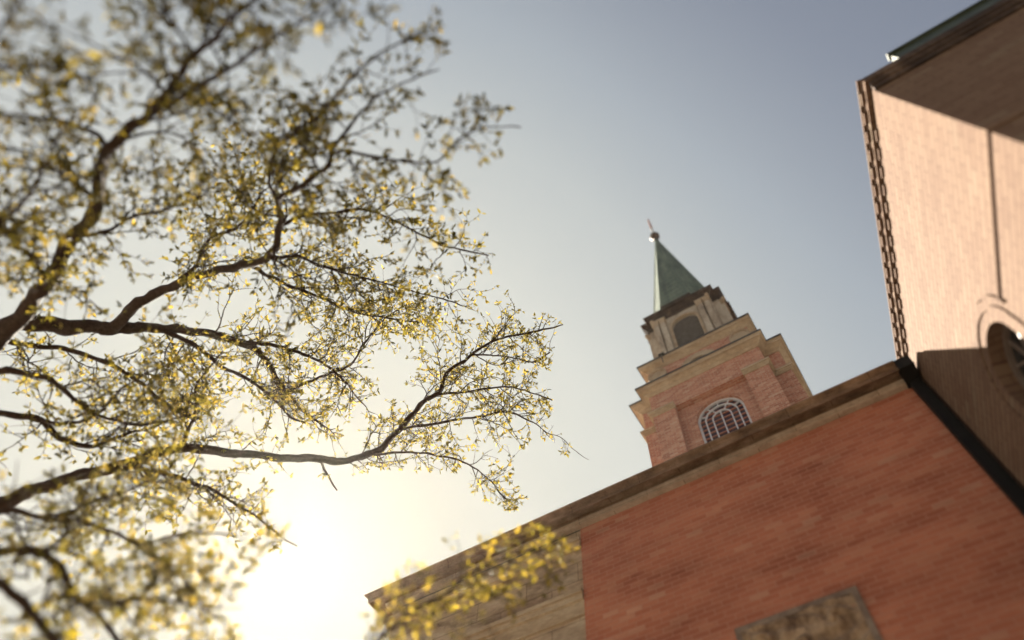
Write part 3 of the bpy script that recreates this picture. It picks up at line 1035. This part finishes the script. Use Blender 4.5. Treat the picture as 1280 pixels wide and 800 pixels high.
FORK = W(-230, 640, 14.4)
LIMBS = [
 # name of limb, [(u, v, distance, width in photo px)], twig length scale, leafiness
 ('B', [('F', 26), (-60, 480, 12.3, 22), (20, 402, 11.8, 19), (60, 350, 11.2, 17), (95, 295, 10.5, 16), (120, 250, 9.8, 15), (135, 190, 9.0, 14), (165, 158, 8.4, 13),
        (205, 115, 7.6, 10), (240, 72, 6.9, 9), (285, 30, 6.3, 7), (330, -20, 5.8, 6), (380, -80, 5.4, 4)], 1.0),
 ('B2', [(165, 158, 8.4, 9), (190, 137, 8.0, 9), (215, 128, 7.7, 8), (250, 108, 7.2, 7), (300, 78, 6.8, 6), (350, 45, 6.4, 4), (410, 10, 6.0, 3)], 1.0),
 ('B3', [(134, 195, 9.0, 7), (130, 174, 8.9, 6), (105, 160, 8.7, 6), (70, 150, 8.4, 5), (30, 146, 8.1, 4), (-20, 150, 7.9, 3)], 0.7),
 ('B4', [(120, 250, 9.8, 6), (100, 235, 9.5, 5), (70, 215, 9.0, 4), (30, 190, 8.6, 3), (0, 180, 8.4, 2)], 0.7),
 ('B5', [(95, 295, 10.5, 6), (130, 290, 10.3, 4), (170, 270, 10.0, 4), (215, 262, 9.7, 3), (260, 240, 9.4, 2)], 1.0),
 ('B6', [(60, 350, 11.2, 6), (40, 325, 10.6, 5), (15, 300, 10.0, 4), (-20, 270, 9.6, 3)], 1.0),
 ('B7', [(240, 72, 6.9, 5), (225, 40, 6.5, 4), (200, 10, 6.2, 3), (170, -30, 5.9, 2)], 1.0),
 ('B8', [(205, 115, 7.6, 4), (175, 85, 7.2, 4), (130, 60, 6.9, 3), (80, 40, 6.6, 2)], 0.7),
 ('A', [('F', 25), (-60, 436, 12.9, 21), (0, 407, 12.8, 19), (45, 405, 12.8, 19), (90, 408, 12.8, 18), (140, 411, 12.9, 16), (200, 411, 13.0, 13), (260, 418, 13.2, 11),
        (310, 432, 13.3, 9), (335, 452, 13.4, 7), (350, 480, 13.5, 5), (375, 510, 13.6, 4), (400, 528, 13.7, 3)], 1.0),
 ('A2', [(260, 418, 13.2, 7), (300, 426, 13.2, 6), (340, 432, 13.2, 5), (385, 444, 13.2, 4), (425, 470, 13.2, 3), (450, 500, 13.2, 2)], 1.0),
 ('A3', [(200, 411, 13.0, 7), (240, 430, 12.8, 6), (275, 455, 12.6, 5), (320, 480, 12.4, 4), (365, 520, 12.2, 3)], 1.0),
 ('C', [(140, 411, 12.9, 14), (180, 376, 12.6, 13), (220, 356, 12.3, 12), (270, 341, 12.0, 11), (310, 331, 11.6, 11), (338, 318, 11.2, 10), (350, 285, 10.6, 9),
        (349, 250, 10.0, 8), (380, 230, 9.5, 8), (405, 210, 9.0, 7), (425, 190, 8.7, 5), (470, 196, 8.6, 4), (540, 203, 8.5, 3), (575, 172, 8.2, 3), (612, 158, 8.1, 2), (652, 159, 8.0, 2)], 1.0),
 ('C2', [(349, 250, 10.0, 6), (337, 232, 9.7, 5), (345, 190, 9.2, 5), (370, 165, 8.7, 4), (410, 135, 8.2, 4), (440, 95, 7.7, 4), (480, 65, 7.2, 3), (550, 35, 6.8, 2)], 1.0),
 ('C3', [(350, 285, 10.6, 6), (370, 272, 10.6, 5), (410, 267, 10.6, 4), (455, 263, 10.7, 4), (500, 280, 10.8, 3), (550, 305, 10.9, 3), (610, 320, 11.0, 2)], 1.0),
 ('C4', [(330, 322, 11.3, 6), (370, 322, 11.4, 5), (410, 335, 11.6, 4), (450, 345, 11.8, 3), (500, 360, 12.0, 2), (570, 378, 12.2, 2)], 1.0),
 ('C5', [(405, 210, 9.0, 5), (430, 170, 8.6, 5), (455, 135, 8.2, 4), (500, 105, 7.8, 3), (550, 88, 7.5, 2)], 1.0),
 ('C6', [(220, 356, 12.3, 6), (245, 330, 12.0, 4), (262, 300, 11.6, 4), (300, 280, 11.2, 3), (330, 240, 10.8, 2)], 1.1),
 ('C7', [(310, 331, 11.6, 6), (350, 352, 12.0, 5), (400, 372, 12.4, 4), (450, 392, 12.8, 3), (520, 402, 13.0, 2)], 1.1),
 ('D', [('F', 22), (-60, 650, 12.5, 18), (0, 630, 12.5, 16), (40, 613, 12.5, 15), (80, 599, 12.6, 14), (120, 590, 12.7, 14), (160, 579, 12.8, 13), (200, 566, 12.9, 12), (250, 562, 13.0, 12),
        (300, 567, 13.1, 11), (350, 571, 13.2, 10), (400, 573, 13.3, 10), (440, 575, 13.4, 9), (470, 562, 13.4, 9), (500, 536, 13.4, 8), (522, 510, 13.4, 7), (545, 490, 13.4, 6),
        (560, 467, 13.4, 5), (590, 443, 13.4, 4), (625, 422, 13.4, 3), (665, 415, 13.4, 3), (704, 405, 13.4, 1.5)], 0.9),
 ('D2', [(400, 573, 13.3, 4), (412, 597, 13.3, 3), (421, 613, 13.3, 2)], 0.3),
 ('D3', [(500, 536, 13.4, 4), (545, 529, 13.4, 4), (600, 520, 13.4, 3), (640, 517, 13.4, 3), (672, 530, 13.4, 2)], 0.8),
 ('D4', [(460, 567, 13.4, 4), (520, 566, 13.2, 3), (565, 572, 13.0, 3), (600, 590, 12.8, 2), (630, 622, 12.6, 2)], 0.8),
 ('D5', [(590, 443, 13.4, 3), (630, 446, 13.4, 2), (668, 452, 13.4, 2), (688, 440, 13.4, 1.5)], 0.8),
 ('D6', [(540, 493, 13.4, 4), (600, 487, 13.4, 3), (640, 484, 13.3, 2), (690, 500, 13.2, 2)], 0.8),
 ('D7', [(672, 530, 13.4, 1.4), (685, 541, 13.4, 1.2), (703, 549, 13.4, 1.0), (722, 566, 13.4, 0.8), (736, 574, 13.4, 0.7)], 0.3),
 ('G', [(345, 470, 13.4, 5), (357, 490, 13.4, 5), (390, 475, 13.4, 4), (420, 465, 13.4, 4), (442, 452, 13.4, 3), (455, 430, 13.4, 3), (475, 405, 13.4, 2), (500, 385, 13.4, 2)], 1.0),
 ('H', [(160, 579, 12.8, 6), (205, 592, 12.4, 5), (260, 610, 12.0, 4), (310, 640, 11.7, 3), (345, 664, 11.6, 2), (370, 682, 11.5, 1.5)], 0.7),
 ('I', [(225, 565, 12.9, 5), (238, 535, 12.7, 5), (247, 508, 12.5, 4), (246, 478, 12.3, 3), (270, 450, 12.0, 2)], 0.9),
 ('E', [('F', 20), (-60, 690, 9.4, 13), (0, 688, 8.7, 11), (45, 689, 8.4, 10), (75, 713, 8.2, 10), (100, 745, 8.0, 9), (125, 775, 7.8, 7), (165, 830, 7.5, 5), (200, 880, 7.3, 4)], 1.0),
 ('E2', [('F', 16), (-60, 646, 10.6, 9), (0, 640, 10.0, 7), (45, 643, 9.8, 6), (80, 648, 9.7, 6), (130, 662, 9.6, 5), (170, 680, 9.4, 4), (210, 672, 9.2, 4), (265, 666, 9.0, 3), (298, 671, 8.8, 2)], 1.0),
 ('E3', [(82, 650, 9.7, 6), (82, 668, 9.3, 6), (66, 684, 8.8, 6), (40, 690, 8.4, 6)], 0.5),
 ('E4', [(80, 648, 9.7, 5), (105, 632, 9.9, 4), (150, 616, 10.2, 4), (190, 600, 10.5, 3), (220, 578, 10.8, 2)], 1.0),
 ('E5', [('F', 19), (-60, 690, 8.0, 13), (0, 730, 7.0, 11), (40, 765, 6.8, 10), (80, 808, 6.6, 9), (140, 880, 6.4, 6)], 1.0),
 ('E6', [(100, 745, 8.0, 6), (150, 752, 7.8, 4), (200, 748, 7.6, 3), (255, 760, 7.4, 3), (300, 760, 7.3, 2)], 1.0),
 ('E7', [(170, 680, 9.4, 4), (205, 705, 9.0, 3), (240, 735, 8.7, 3), (270, 775, 8.4, 2)], 1.0),
 ('J', [('F', 15), (-60, 436, 13.2, 9), (0, 426, 13.0, 7), (50, 433, 13.0, 6), (100, 441, 13.0, 6), (150, 462, 13.0, 5), (190, 492, 13.0, 4), (225, 515, 13.0, 3)], 0.75),
 ('K', [('F', 15), (-60, 480, 12.4, 9), (0, 466, 12.0, 8), (40, 468, 11.9, 7), (65, 476, 11.8, 6), (95, 500, 11.7, 5), (130, 522, 11.6, 4), (175, 530, 11.5, 3), (220, 524, 11.4, 2)], 0.75),
 ('L', [('F', 15), (-60, 530, 12.4, 9), (0, 515, 12.2, 8), (50, 527, 12.1, 8), (80, 548, 12.0, 7), (115, 558, 12.0, 5), (150, 545, 12.0, 4), (190, 535, 12.0, 3)], 0.75),
 ('L2', [(50, 527, 12.1, 5), (90, 530, 11.6, 4), (130, 510, 11.2, 4), (160, 480, 10.9, 3), (200, 460, 10.6, 2)], 0.75),
 ('N', [('F', 13), (-120, 380, 11.0, 9), (-60, 330, 9.8, 8), (-20, 300, 9.0, 6), (20, 260, 8.4, 5), (50, 220, 8.0, 4), (70, 180, 7.6, 3)], 0.7),
 ('N2', [(-60, 330, 9.8, 7), (-70, 200, 8.0, 6), (-40, 100, 6.6, 5), (0, 40, 5.8, 4), (40, -10, 5.3, 3)], 0.7),
 ('Y', [('F', 16), (-60, 800, 8.8, 12), (100, 900, 8.0, 9), (280, 905, 7.6, 7), (400, 850, 7.6, 6), (480, 795, 7.7, 5), (550, 745, 7.9, 4), (610, 705, 8.2, 3), (700, 680, 8.4, 2)], 0.8),
]


def catmull(pts, per=6):
    out = []
    n = len(pts)
    for i in range(n - 1):
        p0, p1, p2, p3 = (np.array(pts[max(0, min(n - 1, j))]) for j in (i - 1, i, i + 1, i + 2))
        for k in range(per):
            t = k / per
            out.append(0.5 * ((2 * p1) + (-p0 + p2) * t + (2 * p0 - 5 * p1 + 4 * p2 - p3) * t * t + (-p0 + 3 * p1 - 3 * p2 + p3) * t ** 3))
    out.append(np.array(pts[-1]))
    return out


rnd = random.Random(11)


def rvec():
    while True:
        v = Vector((rnd.uniform(-1, 1), rnd.uniform(-1, 1), rnd.uniform(-1, 1)))
        if 0.05 < v.length < 1:
            return v.normalized()


LEAF_SHAPE = [(0, 0), (0.22, 0.12), (0.55, 0.165), (0.82, 0.085), (1.0, 0.0)]


def add_leaf(mb, p, d, ln, tint):
    d = d.normalized()
    sd = d.cross(rvec())
    if sd.length < 0.1:
        return
    sd.normalize()
    up = sd.cross(d)
    fold = rnd.uniform(0.05, 0.5)
    bend = rnd.uniform(-0.25, 0.35)
    i = len(mb.v)
    w = rnd.uniform(0.85, 1.25)
    mid, lf, rt = [], [], []
    for t, h in LEAF_SHAPE:
        c = p + d * (t * ln) - up * (bend * t * t * ln)
        mid.append(c)
        lf.append(c + (sd * h * w + up * h * fold) * ln)
        rt.append(c + (-sd * h * w + up * h * fold) * ln)
    mb.v += [tuple(q) for q in (mid[0], lf[1], lf[2], lf[3], mid[4], rt[3], rt[2], rt[1], mid[2])]
    fs = [(i, i + 8, i + 2, i + 1), (i + 8, i + 4, i + 3, i + 2), (i, i + 7, i + 6, i + 8), (i + 8, i + 6, i + 5, i + 4)]
    mb.f += fs
    mb.uv += [(tint, 0.5)] * 16
    mb.sm += [True] * 4


def ok_at(p, poly, margin=0):
    q = proj(p)
    if q is None:
        return True
    return inside(q, poly)


def twig(tb, lb, p, d, length, r, level, poly, tone, leafy, lsc=1.0):
    """a wandering shoot; carries smaller shoots and, at the tips, tufts of leaves"""
    n = max(3, int(length / 0.09))
    step = length / n
    pts = [p.copy()]
    d = d.normalized()
    cur = p.copy()
    for k in range(n):
        d = (d + rvec() * 0.27 + Vector((0, 0, 0.03))).normalized()
        cur = cur + d * step
        if k > 0 and not ok_at(cur, poly):
            break
        pts.append(cur.copy())
    if len(pts) < 3:
        return
    m = len(pts)
    tb.tube(pts, [max(0.0028, r * (1 - 0.75 * k / (m - 1))) for k in range(m)], 5 if r > 0.008 else 3)
    if level > 0:
        k = 1
        while k < m - 1:
            if rnd.random() < 0.7:
                dd = (pts[k + 1] - pts[k]).normalized()
                sd = dd.cross(rvec())
                if sd.length > 0.1:
                    q = (dd * rnd.uniform(0.35, 0.9) + sd.normalized()).normalized()
                    twig(tb, lb, pts[k], q, length * rnd.uniform(0.3, 0.55), r * 0.55, level - 1, poly, tone, leafy, lsc)
            k += 1
    # leaves: tufts at the nodes of the outer half
    for k in range(1 if level == 0 else m // 2, m):
        if rnd.random() < (0.66 if k < m - 1 else 1.0) * leafy:
            q = pts[k]
            if not ok_at(q, poly):
                continue
            dd = (pts[k] - pts[k - 1]).normalized()
            for _ in range(rnd.choice((2, 2, 3, 4)) if k < m - 1 else rnd.choice((4, 5, 6))):
                ld = (dd * 0.7 + rvec() + Vector((0, 0, -0.15))).normalized()
                add_leaf(lb, q + rvec() * 0.01, ld, rnd.uniform(0.05, 0.125) * lsc, min(1, max(0, rnd.gauss(tone, 0.31))))


if TREE_ON:
    base = Vector((FORK.x - 0.5, FORK.y - 0.3, 0))
    tree = thing('broadleaf_tree', 'spreading tree with dark crooked limbs and sparse backlit yellow-green young leaves', 'tree', base)
    # trunk
    tp = [base + (FORK - base) * t + Vector((0.12 * math.sin(3 * t), 0.1 * math.sin(5 * t), 0)) * (1 - t) for t in [k / 12 for k in range(13)]]
    tp.insert(0, base - Vector((0, 0, 0.3)))
    m = MB()
    m.tube(tp, [0.62] + [0.50 - 0.02 * k + (0.14 * math.exp(-k * 0.9)) for k in range(13)], 18)
    m.build('trunk', M['bark'], tree)
    for name, raw, leafy in LIMBS:
        pts = []
        start = 0
        for q in raw:
            if q[0] == 'F':
                pts.append((*FORK, q[1] / F853 * 14.4 / 2))
                start = 1
            else:
                dist = q[2] + (q[2] - 9.0) * (0.6 if q[2] > 9 else -0.3)
                p = W(q[0], q[1], dist)
                pts.append((*p, q[3] / F853 * dist / 2 * 0.88))
        sm = catmull(pts, 10)
        P = [Vector(q[:3]) for q in sm]
        Rr = [max(0.004, float(q[3])) for q in sm]
        # crooked, knobbly wood
        P = [p + Vector(noise.noise_vector(p * 2.2)) * min(0.07, 0.022 + Rr[i] * 0.8) + Vector(noise.noise_vector(p * 6.0)) * 0.02 for i, p in enumerate(P)]
        Rr = [r * (1 + 0.22 * noise.noise(P[i] * 5.0) + 0.16 * noise.noise(P[i] * 13.0)) for i, r in enumerate(Rr)]
        m = MB()
        m.tube(P, Rr, 10 if Rr[0] > 0.05 else 7)
        limb = m.build('limb', M['bark'], tree)
        poly = ENV2 if name == 'Y' else ENV
        tb, lb = MB(), MB()
        # shoots along the limb, one every so many centimetres
        acc = 0.0
        total = sum((P[i + 1] - P[i]).length for i in range(len(P) - 1))
        run = 0.0
        first = 10 * (2 if start else 0)
        for i in range(first, len(P) - 1):
            seg = (P[i + 1] - P[i]).length
            acc += seg
            near = (P[i] - Vector((0, 0, EYE))).length
            run += seg
            gap = 0.06 if name == 'Y' else 0.112 * (1.0 if near > 12.5 else (12.5 / near) ** 1.25)
            while acc > gap:
                acc -= gap
                thick = Rr[i]
                if thick > 0.08 or rnd.random() > (0.85 if thick < 0.045 else 0.4):
                    continue
                dd = (P[i + 1] - P[i]).normalized()
                sd = dd.cross(rvec())
                if sd.length < 0.1:
                    continue
                q = (dd * rnd.uniform(0.3, 1.0) + sd.normalized()).normalized()
                pr = proj(P[i])
                tone = 0.50
                ln = rnd.uniform(0.4, 1.25)
                if thick > 0.05:
                    ln *= 1.25
                if name in ('D2', 'D7'):
                    ln *= 0.35
                twig(tb, lb, P[i], q, ln, min(thick * 0.6, 0.005 + 0.010 * ln), 1, poly, 0.66 if name == 'Y' else tone, min(1.0, leafy), 0.8 if name == 'Y' else 1.0)
        twig(tb, lb, P[-1], P[-1] - P[-2], 0.5, Rr[-1], 1, poly, 0.6, 1.0)
        if tb.f:
            tb.build('twigs', M['bark'], limb)
        if lb.f:
            lb.build('foliage', M['leaf'], limb)


# ------------------------------------------------------------------ air volume added to stand in for lens glare
hz, nt, bs = new_mat('glare_haze')
nt.nodes.remove(bs)
pv = nt.nodes.new('ShaderNodeVolumePrincipled')
pv.inputs['Color'].default_value = (1.0, 0.95, 0.84, 1)
pv.inputs['Density'].default_value = 0.00015
pv.inputs['Anisotropy'].default_value = 0.79
nt.links.new(pv.outputs[0], nt.nodes['Material Output'].inputs['Volume'])
m = MB()
m.box(-70, 70, -70, 70, -1, 51)
h = m.build('glare_air', hz)
h['kind'] = 'stuff'
